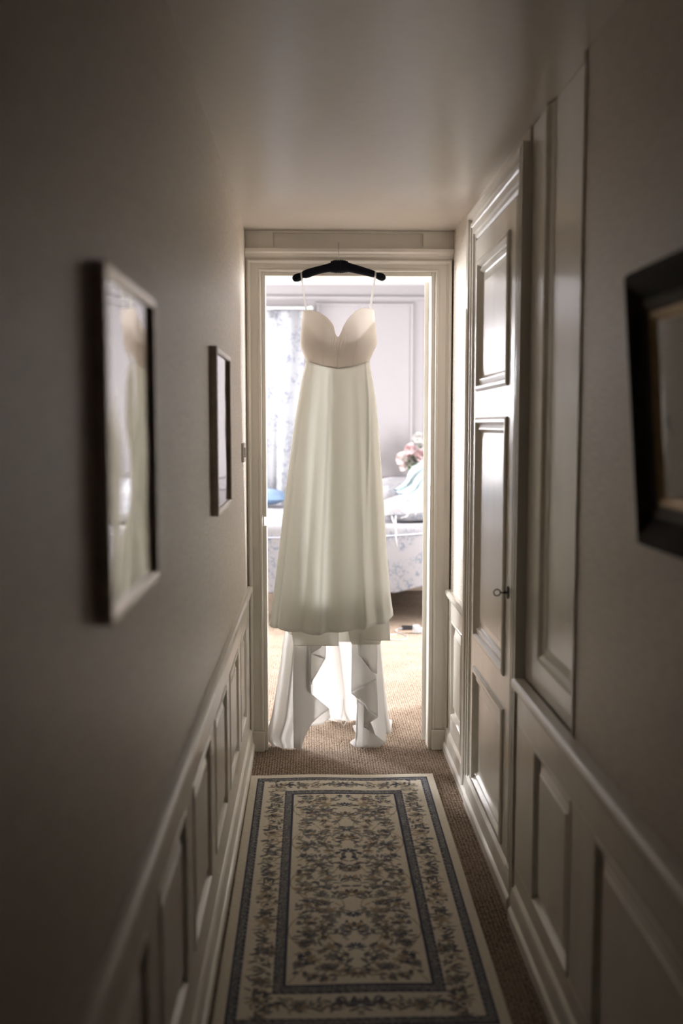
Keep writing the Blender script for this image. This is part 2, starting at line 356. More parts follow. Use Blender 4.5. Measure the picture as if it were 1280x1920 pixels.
# tall panelled strip between the closet door and the papered wall
r = struct('trim_6')
TX = XR+.004
part(MB().box(TX, XR+.03, 2.505, 2.672, .682, ZC-.001, .001), 'stile', PAINT, r)
part(MB().box(XR+.013, XR+.03, 2.150, 2.505, .76, ZC-.001), 'panel', PAINT, r)
part(MB().sweep((XR+.013, 0, 0), (0, 1, 0), (0, 0, 1), (-1, 0, 0), [(2.506, ZC-.002), (2.506, .762), (2.148, .762), (2.148, ZC-.002)],
     [(0, .009), (-.006, .015), (-.014, .013), (-.026, .005), (-.046, .001)]), 'panel_moulding', PAINT, r)
part(MB().box(XR-.005, XR+.03, 2.138, 2.150, .682, ZC-.001, .002), 'edge_bead', PAINT, r)
part(MB().box(TX, XR+.03, 2.150, 2.505, .682, .762, .002), 'lower_rail', PAINT, r)

# ---- closet door on the right wall
r = struct('door_2')
CX = .558                                   # casing face
cas2 = [(0, 0), (0, .010), (.006, .016), (.018, .016), (.022, .022), (.044, .022), (.048, .026), (.060, .026), (.064, .018), (.076, .018), (.080, .030), (.094, .034), (.100, .026), (.100, 0)]
XB = CX+.030
part(MB().sweep((XB, 0, 0), (0, 1, 0), (0, 0, 1), (-1, 0, 0), [(3.500, .0), (3.500, 2.012), (2.785, 2.012), (2.785, .0)],
     [(-w, h) for w, h in cas2]), 'casing', PAINT, r)
part(MB().box(CX-.002, XR+.005, 2.668, 2.686, 0, 2.113, .002), 'casing_edge', PAINT, r)
part(MB().box(CX+.004, XR, 2.686, 2.785, 0, .1, .002), 'plinth_block', PAINT, r)
LX = .571
leafb = MB()
ly0, ly1, lz0, lz1 = 2.802, 3.492, .055, 2.002
pans = [(1.485, 1.925), (.628, 1.395), (.112, .528)]; py0, py1 = 2.885, 3.425
for za, zb in ((lz0, .112), (.528, .628), (1.395, 1.485), (1.925, lz1)): leafb.box(LX, LX+.02, py0, py1, za, zb)
leafb.box(LX, LX+.02, ly0, py0, lz0, lz1); leafb.box(LX, LX+.02, py1, ly1, lz0, lz1)
leaf = part(leafb, 'door_leaf', PAINT, r)
for za, zb in pans:
    prof = [(0, 0), (0, .005), (.007, .009), (.016, .009), (.020, .003), (.024, -.004), (.034, .000), (.040, .001), (.046, -.008), (.050, -.010), (.078, -.006), (.079, -.0055)]
    sub(MB().sweep((LX, 0, 0), (0, 1, 0), (0, 0, 1), (-1, 0, 0), [(py0, za), (py1, za), (py1, zb), (py0, zb)], prof, closed=True, cap=True), 'door_panel', PAINT, leaf)
esc = sub(MB().lathe([(0, -.003), (.009, -.003), (.010, 0), (.008, .002), (0, .002)], (0, 0, 0), 16), 'lock_escutcheon', IRON, leaf)
esc.rotation_euler = (0, math.radians(90), 0); esc.scale = (1.9, 1, 1); esc.location = (LX-.001, 2.842, .886)
skirting('baseboard_closet', -1, LX-.002, 2.700, 3.500)
# old key in the lock
k = thing('key', 'old dark iron key with a round bow sticking out of the closet door lock', 'key', (LX-.002, 2.842, .886))
kx = LX-.002
part(MB().tube([(kx+.004, 2.842, .886), (kx-.006, 2.842, .886), (kx-.022, 2.842, .886)], [.0028, .0028, .0022], 10), 'shank', IRON, k, True)
c_ = part(MB().lathe([(.0028, -.002), (.0055, -.001), (.0055, .002), (.0028, .003)], (0, 0, 0), 10), 'collar', IRON, k, True)
c_.matrix_parent_inverse = Matrix(); c_.rotation_euler = (0, math.radians(90), 0); c_.location = (-.010, 0, 0)
ring = [(kx-.031+.0085*math.cos(a), 2.842, .886+.0085*math.sin(a)) for a in np.linspace(0, 2*math.pi, 21)]
mbr = MB(); RR_ = []
for a in np.linspace(0, 2*math.pi, 24, endpoint=False):
    RR_.append([(kx-.031+(.0095+.0018*math.cos(b))*math.cos(a), 2.842+.0018*math.sin(b), .886+(.0095+.0018*math.cos(b))*math.sin(a)) for b in np.linspace(0, 2*math.pi, 8, endpoint=False)])
part(mbr.grid(RR_, True, True), 'bow', IRON, k, True)

# ---- bedroom door, swung open into the room
r = struct('door_1')
r.location = (.4745, 4.203, 0); r.rotation_euler = (0, 0, math.radians(-13))
def dpart(m, nm, mt):
    o = m.build(nm, mt); o.parent = r; return o
dpart(MB().box(0, .036, 0, .66, .012, 1.962, .002), 'door_leaf', PAINT)
for z0 in (.04, 1.78):
    hp = dpart(MB().box(.017, .0325, -.0012, .002, z0, z0+.105, .0005), 'hinge_leaf', BRASS)
    for q in (.015, .052, .09):
        dpart(MB().tube([(.026, -.0022, z0+q), (.026, .0, z0+q)], .0028, 8), 'hinge_screw', IRON)
    dpart(MB().box(.0175, .0185, -.0014, .001, z0+.02, z0+.075), 'hinge_gap', IRON)
for za, zb in ((.2, .75), (.9, 1.8)):
    for xx, s_ in ((0, -1), (.036, 1)):
        dpart(MB().sweep((xx, 0, 0), (0, 1, 0), (0, 0, 1), (s_, 0, 0), [(.1, za), (.56, za), (.56, zb), (.1, zb)], [(0, .0), (.004, .006), (.012, .006), (.018, 0.001)], closed=True), 'panel_moulding', PAINT)
kn = dpart(MB().lathe([(0, 0), (.012, 0), (.008, .01), (.008, .03), (.024, .04), (.026, .052), (.018, .062), (0, .064)], (0, 0, 0), 20), 'door_knob', BRASS)
kn.rotation_euler = (0, math.radians(-90), 0); kn.location = (0, .60, .97)

# ------------------------------------------------------------------ light switch
t = thing('light_switch', 'small white light switch plate on the left wall beside the door casing', 'light switch', (XL, 3.84, 1.265))
part(MB().box(XL, XL+.009, 3.800, 3.880, 1.228, 1.302, .003), 'switch_plate', SWITCH, t)
part(MB().box(XL+.008, XL+.015, 3.825, 3.855, 1.246, 1.284, .002), 'rocker', SWITCH, t)

# ------------------------------------------------------------------ framed pictures
def left_picture(y0, y1, z0, z1, label, tilt=0):
    xf = XL+.020; w = .016
    t = thing('framed_picture', label, 'picture', (XL, (y0+y1)/2, z0), None)
    prof = [(0, 0), (0, .018), (.002, .020), (.011, .020), (.014, .017), (.016, .010), (.016, 0)]
    part(MB().sweep((XL, 0, 0), (0, 1, 0), (0, 0, 1), (1, 0, 0), [(y0, z0), (y1, z0), (y1, z1), (y0, z1)], prof, closed=True), 'frame', PEWTER, t)
    part(MB().box(XL+.001, XL+.006, y0+w, y1-w, z0+w, z1-w), 'print', PRINTL, t)
    part(MB().box(XL+.010, XL+.012, y0+w-.002, y1-w+.002, z0+w-.002, z1-w+.002), 'glass', GLASS, t)
    return t
left_picture(1.215, 1.600, 1.124, 1.566, 'larger-looking nearer framed picture on the left wall, its glass mirroring the gown')
left_picture(2.630, 3.075, 1.130, 1.576, 'farther narrow-looking framed picture on the left wall, between the nearer one and the switch')
# heavy dark frame on the right wall, its top leaning out
PY1 = 1.665; z0, z1 = 1.169, 1.622; PY0 = PY1-.44
t = thing('framed_painting', 'heavy dark wooden frame with gilt inner edge leaning out from the right wall', 'picture', (XR, (PY0+PY1)/2, z0))
t.rotation_euler = (0, math.radians(-4.4), 0)
def rp_(m, nm, mt):
    o = m.build(nm, mt); o.parent = t; return o
hw, hh = (PY1-PY0)/2, z1-z0
loop = [(-hw, 0), (-hw, hh), (hw, hh), (hw, 0)]
ax = dict(org=(-.001, 0, 0), e1=(0, 1, 0), e2=(0, 0, 1), nn=(-1, 0, 0))
rp_(MB().sweep(ax['org'], ax['e1'], ax['e2'], ax['nn'], loop, [(0, 0), (0, .018), (-.006, .027), (-.018, .030), (-.030, .024), (-.046, .014), (-.050, .012), (-.050, 0)], closed=True), 'frame', DARKW)
loop2 = [(-hw+.050, .050), (-hw+.050, hh-.050), (hw-.050, hh-.050), (hw-.050, .050)]
rp_(MB().sweep(ax['org'], ax['e1'], ax['e2'], ax['nn'], loop2, [(0, 0), (0, .014), (-.006, .016), (-.020, .010), (-.022, 0)], closed=True), 'inner_moulding', BROWNW)
loop3 = [(-hw+.072, .072), (-hw+.072, hh-.072), (hw-.072, hh-.072), (hw-.072, .072)]
rp_(MB().sweep(ax['org'], ax['e1'], ax['e2'], ax['nn'], loop3, [(0, 0), (0, .011), (-.005, .012), (-.016, .005), (-.018, 0)], closed=True), 'gilt_slip', GILT)
rp_(MB().box(-.004, -.002, -hw+.07, hw-.07, .07, hh-.07), 'painting', PRINTD)
rp_(MB().box(-.0065, -.005, -hw+.088, hw-.088, .088, hh-.088), 'glass', GLASSD)

# ------------------------------------------------------------------ runner rug (pattern woven into the pile, one colour per tuft)
def rug():
    nx, ny = 281, 671; LU, LV = .70, 1.675
    U = np.linspace(0, LU, nx); V = np.linspace(0, LV, ny)           # V = 0 at the near end
    uu, vv = np.meshgrid(U, V); C = np.zeros((ny, nx, 3))
    cream = np.array((.70, .635, .52)); navy = np.array((.045, .050, .080)); grey = np.array((.19, .19, .20)); tan = np.array((.36, .27, .17)); dk = np.array((.11, .10, .10)); sage = np.array((.27, .27, .22))
    C[:] = cream
    um = np.abs(uu-LU/2)
    n1 = rng.random((ny, nx)); 
    def band(d0, d1):
        dd = np.minimum.reduce([uu, LU-uu, vv, LV-vv]); return (dd >= d0) & (dd < d1), dd
    def fill(mask, c, a=1.0): C[mask] = C[mask]*(1-a)+c*a
    def ell(cx, cy, rx, ry, ang, c, a=.9, both=True):
        for sgn in ((1, -1) if both else (1,)):
            x0 = LU/2+sgn*cx; an = ang*sgn
            R = max(rx, ry)*1.05
            i0, i1 = np.searchsorted(V, cy-R), np.searchsorted(V, cy+R); j0, j1 = np.searchsorted(U, x0-R), np.searchsorted(U, x0+R)
            if i1 <= i0 or j1 <= j0: continue
            du = uu[i0:i1, j0:j1]-x0; dv = vv[i0:i1, j0:j1]-cy
            p = du*math.cos(an)+dv*math.sin(an); q = -du*math.sin(an)+dv*math.cos(an)
            mk = (p/rx)**2+(q/ry)**2 < 1
            sl = C[i0:i1, j0:j1]; sl[mk] = sl[mk]*(1-a)+c*a
    def line(pts, w, c, a=.8):
        for (x0, y0), (x1, y1) in zip(pts[:-1], pts[1:]):
            k = max(2, int(math.hypot(x1-x0, y1-y0)/(w*.8)))
            for q in np.linspace(0, 1, k): ell(x0+(x1-x0)*q, y0+(y1-y0)*q, w, w, 0, c, a)
    def palmette(cx, cy, s, up, kind):
        c1, c2 = ((dk, tan), (navy, grey), (tan, dk), (grey, navy))[kind % 4]
        for k, an in enumerate(np.linspace(-1.25, 1.25, 7)):
            a = math.pi/2+an
            ell(cx+s*.62*math.cos(a), cy+up*s*.62*math.sin(a), s*.40, s*.15, a*up, c1 if k % 2 == 0 else c2, .9)
        ell(cx, cy+up*s*.15, s*.34, s*.26, 0, c2, .9); ell(cx, cy+up*s*.2, s*.16, s*.13, 0, cream, .9)
        ell(cx+s*.5, cy-up*s*.25, s*.32, s*.10, -.5*up, dk, .9); ell(cx-s*.5, cy-up*s*.25, s*.32, s*.10, .5*up, dk, .9)
    def rosette(cx, cy, s, kind):
        c1, c2 = ((navy, tan), (dk, grey), (grey, dk), (tan, navy))[kind % 4]
        for k in range(6):
            a = k*math.pi/3+.3; ell(cx+s*.6*math.cos(a), cy+s*.6*math.sin(a), s*.42, s*.27, a, c1 if kind % 2 else c2, .75)
        ell(cx, cy, s*.42, s*.42, 0, c1, .95); ell(cx, cy, s*.16, s*.16, 0, tan, .9)
    # field
    cx_field = .168; v0, v1 = .215, LV-.215
    for sg in (.05, .11, .155):                                           # curling vines
        ph = random.random()*6
        line([(sg+.026*math.sin(v*22+ph+sg*40), v) for v in np.arange(v0, v1, .008)], .0024, tan, .55)
    k = 0
    for v in np.arange(v0+.06, v1-.02, .098):
        palmette(0, v, .043 if k % 2 == 0 else .030, 1 if k % 3 else -1, k); k += 1
    for v in np.arange(v0+.02, v1, .049):
        o = .012*math.sin(v*31)
        rosette(.075+o, v, .019+.006*random.random(), k)
        palmette(.128-o, v+.02, .021+.007*random.random(), 1 if k % 2 else -1, k+1); k += 1
    for i in range(520):
        x = random.uniform(.012, cx_field-.006); v = random.uniform(v0+.008, v1-.008)
        ell(x, v, random.uniform(.007, .017), random.uniform(.0035, .0075), random.uniform(0, 3.1), random.choice((navy, dk, tan, grey, dk, sage)), .8)
    # wide border with its flowers
    def border_motif(cx, cy, k, along):
        if k % 3 == 0: rosette(cx, cy, .026, k//3)
        elif k % 3 == 1:
            for q in (-1, 0, 1): ell(cx+(.006 if along else q*.014), cy+(q*.014 if along else .006), .017, .0055, (0 if along else 1.57)+q*.6, dk if q else navy, .9)
        else:
            ell(cx, cy, .020, .020, 0, tan, .7); ell(cx, cy, .013, .013, 0, cream, .8); ell(cx, cy, .007, .007, 0, navy, .9)
    bc = LU/2-.105
    for k, v in enumerate(np.arange(.075, LV-.06, .0495)):
        border_motif(bc, v, k, True)
        for q in range(8): ell(bc+random.uniform(-.030, .030), v+random.uniform(-.024, .024), random.uniform(.007, .015), random.uniform(.0035, .006), random.uniform(0, 3.1), random.choice((navy, dk, tan, sage)), .8)
        if k % 4 == 2: line([(bc-.03, v-.02), (bc-.012, v-.02), (bc-.012, v+.006), (bc+.006, v+.006)], .0032, dk, .85); line([(bc+.032, v-.02), (bc+.014, v-.02), (bc+.014, v+.02)], .0032, dk, .8)
    for ve in (.118, LV-.118):
        for k, x in enumerate(np.arange(0.0, LU/2-.10, .0495)):
            (palmette(x, ve-.008, .036, 1, 1) if k == 0 else border_motif(x, ve, k, False))
            for q in range(8): ell(x+random.uniform(-.022, .022), ve+random.uniform(-.034, .034), random.uniform(.007, .015), random.uniform(.0035, .006), random.uniform(0, 3.1), random.choice((navy, dk, tan, sage)), .8)
        line([(.10*math.cos(a), ve-.03+.045*math.sin(a)) for a in np.linspace(.3, 2.84, 20)][:11], .004, dk, .8)
    # guard bands; the end bands are a little wider than the side bands
    ve_ = np.minimum(vv, LV-vv); ue = np.minimum(uu, LU-uu)
    dd = np.minimum(ue, ve_*.80)
    def guard(a, b, line_in):
        mk = (dd >= a) & (dd < b); t_ = (dd-a)/(b-a)
        tick = (np.sin(uu*430)*np.sin(vv*430) > .1) & (n1 > .35)
        fill(mk, grey); fill(mk & tick, dk); fill(mk & (n1 > .86), navy); fill(mk & (n1 < .10), cream*.7)
        e0 = (dd >= a) & (dd < a+.0065); e1 = (dd >= b-.0065) & (dd < b)
        fill(e1 if line_in else e0, navy); fill((e0 if line_in else e1) & ((np.floor((uu+vv)*90) % 2) == 0), navy)
    guard(.028, .056, False); guard(.136, .168, True)
    for ve in (.092, LV-.092):                                            # little pale corner squares
        for su in (.082,):
            mk = (np.abs(ue-su) < .014) & (np.abs(vv-ve) < .013); fill(mk, cream)
    C *= (.88+.24*rng.random((ny, nx, 1)))
    # geometry
    f = vv/LV; yy = 2.115+vv
    xl = -.2305-.0082*f; xr = .4565+.0190*f
    X = xl+(xr-xl)*uu/LU; Y = yy+.004*np.sin(uu*9)*f
    Z = .0085+.0012*np.sin(uu*17+vv*6)*np.sin(vv*5)+.0006*rng.random((ny, nx))
    edge = np.zeros_like(Z, bool); edge[0] = edge[-1] = True; edge[:, 0] = edge[:, -1] = True
    Z[edge] = .0006
    co = np.stack([X, Y, Z], -1).reshape(-1, 3)
    idx = np.arange(ny*nx).reshape(ny, nx)
    q = np.stack([idx[:-1, :-1], idx[:-1, 1:], idx[1:, 1:], idx[1:, :-1]], -1).reshape(-1, 4)
    me = bpy.data.meshes.new('runner_rug'); me.vertices.add(len(co)); me.vertices.foreach_set('co', co.ravel().astype(np.float32))
    me.loops.add(q.size); me.loops.foreach_set('vertex_index', q.ravel().astype(np.int32))
    me.polygons.add(len(q)); me.polygons.foreach_set('loop_start', np.arange(0, q.size, 4, dtype=np.int32))
    me.update(calc_edges=True); smooth(me)
    ca = me.color_attributes.new('pile', 'FLOAT_COLOR', 'POINT'); rgba = np.ones((ny*nx, 4), np.float32); rgba[:, :3] = C.reshape(-1, 3); ca.data.foreach_set('color', rgba.ravel())
    m, nt, b = mat('rug_pile'); b.inputs['Roughness'].default_value = .8; b.inputs['Specular IOR Level'].default_value = .15
    at_ = nd(nt, 'ShaderNodeVertexColor', layer_name='pile'); nt.links.new(at_.outputs[0], b.inputs['Base Color'])
    me.materials.append(m)
    o = bpy.data.objects.new('runner_rug', me); COL.objects.link(o)
    tag(o, 'cream and navy floral patterned runner rug lying along the corridor floor', 'rug')
rug()

# ------------------------------------------------------------------ padded hanger
HY = 4.043
hp = [(548, 523.5), (549.5, 523), (553, 521.8), (558, 520.6), (562, 518.6), (564.5, 517.2), (567, 516), (570, 515), (576, 513), (586, 509.5), (600, 505.5), (612, 503), (622, 501), (630, 499.7), (636, 499.4), (642, 499.6), (650, 500.8), (660, 503), (674, 506.5), (688, 510.5), (697, 513), (701, 514.5), (703.5, 515.6), (706, 516.4), (710, 517.5), (716, 519.8), (720.5, 522), (722.5, 523.2)]
hr = [2, 5, 7.2, 7.8, 7.4, 5.6, 5.4, 7.6, 8.2, 7.6, 7.2, 7.6, 8.8, 10, 10.6, 10.2, 9, 8.2, 7.6, 7, 6.6, 6.2, 5, 5.2, 7, 7.6, 5.6, 2]
t = thing('padded_hanger', 'navy velvet padded clothes hanger hooked over the door cornice, carrying the gown', 'hanger', at(635, 500, HY))
arm = part(MB().tube([at(a, b, HY) for a, b in hp], [q*.00217 for q in hr], 16, flat=.8), 'padded_arm', VELVET, t, True)
subsurf(arm, 1)
mw = MB()
for i, (a, rr) in enumerate(((622, 9.8), (626, 10.8), (630, 11.3), (634, 11.0), (638, 11.4), (642, 11.2), (646, 10.4), (650, 9.6))):
    c = at(a, 499.8+(.6 if i in (0, 7) else 0), HY); R = rr*.00217
    mw.grid([[(c.x+dx, c.y+(R*.82+e)*math.cos(b), c.z+(R+e)*math.sin(b)) for b in np.linspace(0, 2*math.pi, 18, endpoint=False)] for dx, e in ((-.0052, -.001), (-.003, .0012), (0, .0018), (.003, .0010), (.0052, -.0012))], wv=True)
part(mw, 'gathered_sleeve', VELVET, t, True)
hk = at(635, 489, HY); top = 2.093
pts = [(hk.x, HY, hk.z-.01), (hk.x, HY, 2.05), (hk.x, HY+.002, top-.006), (hk.x, HY+.012, top+.004), (hk.x, HY+.026, top+.006), (hk.x, HY+.040, top-.002), (hk.x, HY+.043, 2.0765)]
part(MB().tube(pts, .0014, 8), 'wire_hook', STEEL, t, True)

# ------------------------------------------------------------------ wedding gown
GY = 4.045
gown = thing('wedding_gown', 'long ivory strapped wedding gown with sweetheart bodice and train hanging in the doorway', 'dress', (.11, GY, 0))
def yc(py): return interp(py, [(575, GY), (690, GY), (1180, 4.09)])
silL = [(690, 571), (710, 565.5), (753, 558.5), (784, 553), (863, 543), (942, 533), (997, 527), (1086, 516.5), (1140, 509.5), (1180, 504)]
silR = [(690, 694.5), (720, 699.5), (753, 704.7), (800, 709), (860, 713.2), (932, 718.5), (997, 722.6), (1027, 724), (1110, 731), (1151, 737), (1180, 735)]
seam = [(0, 676), (.1, 680), (.3, 687), (.5, 691.5), (.7, 688), (.9, 681), (1, 676)]
hemF = [(0, 1171), (.1, 1172.5), (.2, 1173), (.4, 1176), (.45, 1173), (.6, 1170.5), (.75, 1167), (.8, 1163), (.93, 1160), (1, 1152)]
def skirt_tube(name, m, hem, u0=0., u1=1., scale=1., n=140, rows=64, back=True, dy=0., amp=1., side0=1):
    P = []
    us = .5-.5*np.cos(np.linspace(0, math.pi, n))
    ring = [(u, side0) for u in us]+([(u, -1) for u in us[::-1][1:-1]] if back else [])
    for i in range(rows+1):
        s = i/rows; row = []
        for u, side in ring:
            a, b = interp(u0+(u1-u0)*u, seam), interp(u, hem)
            py = a+(b-a)*s
            l, r_ = interp(max(py, 690), silL), interp(max(py, 690), silR)
            if py < 690: l += (690-py)*.2; r_ -= (690-py)*.15
            c = (l+r_)/2; hwid = (r_-l)/2*scale
            uu_ = u0+(u1-u0)*u; t_ = 2*uu_-1
            px = c+hwid*t_
            ry = interp(s, [(0, .072), (.3, .098), (1, .150)])*scale
            prof = (max(0, 1-abs(t_)**2.4))**.5
            f = 0
            if side > 0:
                g = s**1.1
                for uk, wk, ak in ((.075, .020, -.55), (.17, .05, .5), (.265, .035, -.42), (.345, .05, .30), (.415, .018, .36), (.47, .05, -.36), (.58, .07, .42), (.69, .04, -.45), (.765, .030, .55), (.84, .035, -.5), (.92, .03, .35)):
                    f += ak*math.exp(-((uu_-uk)/wk)**2)
                f *= .034*g*amp
                f += .006*math.sin(uu_*15+s*2)*s*amp
                # the long curved fold on the right hip
                uf = .93-.17*s**.8
                f += .010*amp*math.exp(-((uu_-uf)/.018)**2)*math.exp(-((s-.35)/.35)**2)
            else: f = .03*s*math.sin(uu_*26)
            y = yc(py)+dy-side*ry*prof-(f if side > 0 else -f)
            w = at(px, py, yc(py)); row.append((w.x, y, w.z))
        P.append(row)
    o = part(MB().grid(P, wv=back), name, m, gown, True); return o
sk = skirt_tube('skirt_front', CREPE, hemF, back=False); solid(sk, .0012)
skb = skirt_tube('skirt_back', CREPE, [(0, 1172), (1, 1150)], .085, .945, 1., 80, 50, False, side0=-1); solid(skb, .0012)
# bodice
neck = [(567, 584), (581, 584), (588, 585.8), (600, 591), (612, 600), (620, 608.5), (624.6, 617), (626, 627), (628.5, 632.5), (631.5, 636), (634.5, 632.5), (637.5, 626), (641.5, 616.5), (648, 605), (660, 591.5), (670, 584), (677, 580.8), (689, 581), (700.6, 581.3)]
backn = [(567, 584), (579, 586), (582, 603), (590, 625), (602, 641), (618, 648), (640, 649), (660, 646), (676, 636), (685, 617), (688, 596), (689, 583), (700.6, 581.3)]
bl = [(575, 567.6), (584, 567), (646, 562.7), (655, 565), (676, 574), (695, 571)]
br = [(575, 700), (581, 700.6), (642, 706.3), (650, 704), (676, 692), (695, 694.5)]
def bodice(name, side, m, rows=34, n=150, top=None, off=0):
    us = .5-.5*np.cos(np.linspace(0, math.pi, n)); P = []
    if side > 0: us = np.sort(np.concatenate([us, np.linspace(.40, .60, 60)]))
    for i in range(rows+1):
        s = i/rows; row = []
        for u in us:
            px0 = 567+u*(700.6-567)
            a = interp(px0, top); b = interp(u, seam)+1.5
            py = b+(a-b)*s
            l, r_ = interp(py, bl), interp(py, br); px = l+(r_-l)*u
            t_ = 2*u-1
            ry = interp(py, [(580, .078), (646, .094), (690, .070)])+off
            prof = max(0, 1-abs(t_)**2.6)**.5; f = 0
            if side > 0:
                cup = math.exp(-((py-622)/30)**2)
                f = .030*cup*(math.exp(-((u-.27)/.15)**2)+math.exp(-((u-.73)/.15)**2))-.022*cup*math.exp(-((u-.49)/.045)**2)
                for ub in (.275, .49, .735): f += .0022*math.exp(-((u-ub)/.006)**2)*(1 if py > 645 else 0)
                f += .0022*math.sin((u-.49)*260+py*.2)*math.exp(-((u-.49)/.09)**2)*math.exp(-((py-640)/14)**2)
            else: f = .004*math.sin(u*20)
            w = at(px, py, GY); row.append((w.x, GY-side*(ry*prof+f), w.z))
        P.append(row)
    return part(MB().grid(P), name, m, gown, True)
bf = bodice('bodice_front', 1, CREPEB, top=neck); solid(bf, .0025)
bb = bodice('bodice_back', -1, CREPEB, top=backn, rows=20, n=80); solid(bb, .0025)
bi = bodice('bodice_lining', 1, CREPEB, top=[(567, 600), (600, 640), (631, 652), (665, 640), (700.6, 600)], rows=14, n=80, off=-.006)
# neckline piping and waist seam
def on_front(px, py, d=.0):
    l, r_ = interp(py, bl), interp(py, br); u = (px-l)/(r_-l); t_ = min(1, abs(2*u-1)); return at(px, py, GY-(.07*max(0, 1-t_**2.6)**.5)-d)
ws = []
for u in np.linspace(.012, .988, 50):
    py = interp(u, seam); l, r_ = interp(py, bl), interp(py, br); px = l+(r_-l)*u
    ws.append(at(px, py, GY-.0705*max(0, 1-abs(2*u-1)**2.6)**.5-.001))
part(MB().tube(ws, .0018, 6), 'waist_seam', CREPEB, gown, True)
# straps looped over the hanger
def strap(pts, nm='strap'):
    w = .0032; a, b = [], []
    P = []
    for i, p in enumerate(pts):
        P.append([(p[0]-w, p[1]-.0008, p[2]), (p[0]+w, p[1]-.0008, p[2]), (p[0]+w, p[1]+.0008, p[2]), (p[0]-w, p[1]+.0008, p[2])])
    part(MB().grid(P, wv=True), nm, CREPET, gown)
for (tx, ty), (bx_, by), yb in (((564.6, 516.6), (574.2, 585), 4.035), ((703.4, 515.2), (693.7, 582), 4.035)):
    c = at(tx, ty, HY); q = at(bx_, by, yb); R = .0135
    loop = [(c.x+(q.x-c.x)*.12, HY+.010, c.z-.02)]
    loop += [(c.x, HY+(R-.001)*math.cos(a), c.z+R*math.sin(a)) for a in np.linspace(0, math.pi, 12)]
    pts = loop+[(c.x+(q.x-c.x)*k, HY-(R-.001)*(1-k)+(yb-HY-.012)*k, c.z+(q.z-c.z)*k-.002*math.sin(k*3.14)) for k in np.linspace(.12, 1, 8)]
    strap(pts)
    pts2 = [(c.x+(q.x-c.x)*k, HY+(R-.002)*(1-k)+.03*k, c.z+(q.z-c.z)*k) for k in np.linspace(.0, 1, 8)]
    strap(pts2)

# cloth sheets of the hem tiers, cascades and train
def poly_sheet(name, pts, yfun, m, cuts=3, th=.0026, sub_=True, hem=None):
    bm = bmesh.new()
    f = bm.faces.new([bm.verts.new((p[0], 0, p[1])) for p in pts])
    bmesh.ops.triangulate(bm, faces=[f])
    for k in range(cuts):
        lim = 26/(1.7**k)
        es = [e for e in bm.edges if e.calc_length() > 7]
        if not es: break
        bmesh.ops.subdivide_edges(bm, edges=es, cuts=1, use_grid_fill=True)
        bmesh.ops.triangulate(bm, faces=[q for q in bm.faces if len(q.verts) > 3])
    for v in bm.verts:
        v.co = at(v.co.x, v.co.z, yfun(v.co.x, v.co.z))
        if v.co.z < .003: v.co.z = .003
    bmesh.ops.recalc_face_normals(bm, faces=bm.faces)
    me = bpy.data.meshes.new(name); bm.to_mesh(me); bm.free(); smooth(me); me.materials.append(m)
    o = bpy.data.objects.new(name, me); COL.objects.link(o); o.parent = gown; o.matrix_parent_inverse = Matrix.Translation(gown.location).inverted()
    solid(o, th, 0)
    return o
def rsheet(name, rows, yfun, m, n=40, th=.0016):      # rows: (py, pxleft, pxright)
    pys = np.linspace(rows[0][0], rows[-1][0], 50); P = []
    for py in pys:
        l = interp(py, [(q[0], q[1]) for q in rows]); r_ = interp(py, [(q[0], q[2]) for q in rows]); row = []
        for u in np.linspace(0, 1, n):
            px = l+(r_-l)*u; w = at(px, py, yfun(px, py, u)); row.append((w.x, w.y, max(w.z, .003)))
        P.append(row)
    o = part(MB().grid(P), name, m, gown, True); solid(o, th, 0); return o
# second tier seen under the front hem
rsheet('under_hem', [(1120, 540, 632), (1180, 545.5, 634.5), (1211, 550, 634.5)], lambda x, y, u: 4.045-.012*math.sin(u*math.pi)+.006*math.sin(u*9), CREPEU)
rsheet('under_hem', [(1120, 533, 560), (1174, 535, 560), (1180, 536.5, 560), (1186, 540, 560), (1190, 546, 560)], lambda x, y, u: 4.075+.01*u, CREPEU, 12)
rsheet('under_hem', [(1110, 680, 726), (1160, 679, 729), (1201, 680, 731.5)], lambda x, y, u: 4.040-.016*math.sin(u*math.pi)+.004*math.sin(u*8), CREPEU)
rsheet('under_hem', [(1120, 630, 690), (1180, 632, 690), (1203.5, 633, 690)], lambda x, y, u: 4.11+.014*math.sin(u*7), CREPEU)
rsheet('under_hem', [(1150, 645, 715), (1200, 655, 715), (1208.5, 660, 712)], lambda x, y, u: 4.085+.008*math.sin(u*5), CREPEU)
rsheet('under_hem', [(1120, 600, 652), (1176, 600, 650), (1181, 600, 650)], lambda x, y, u: 4.03+.006*math.sin(u*7), CREPEU, 20)
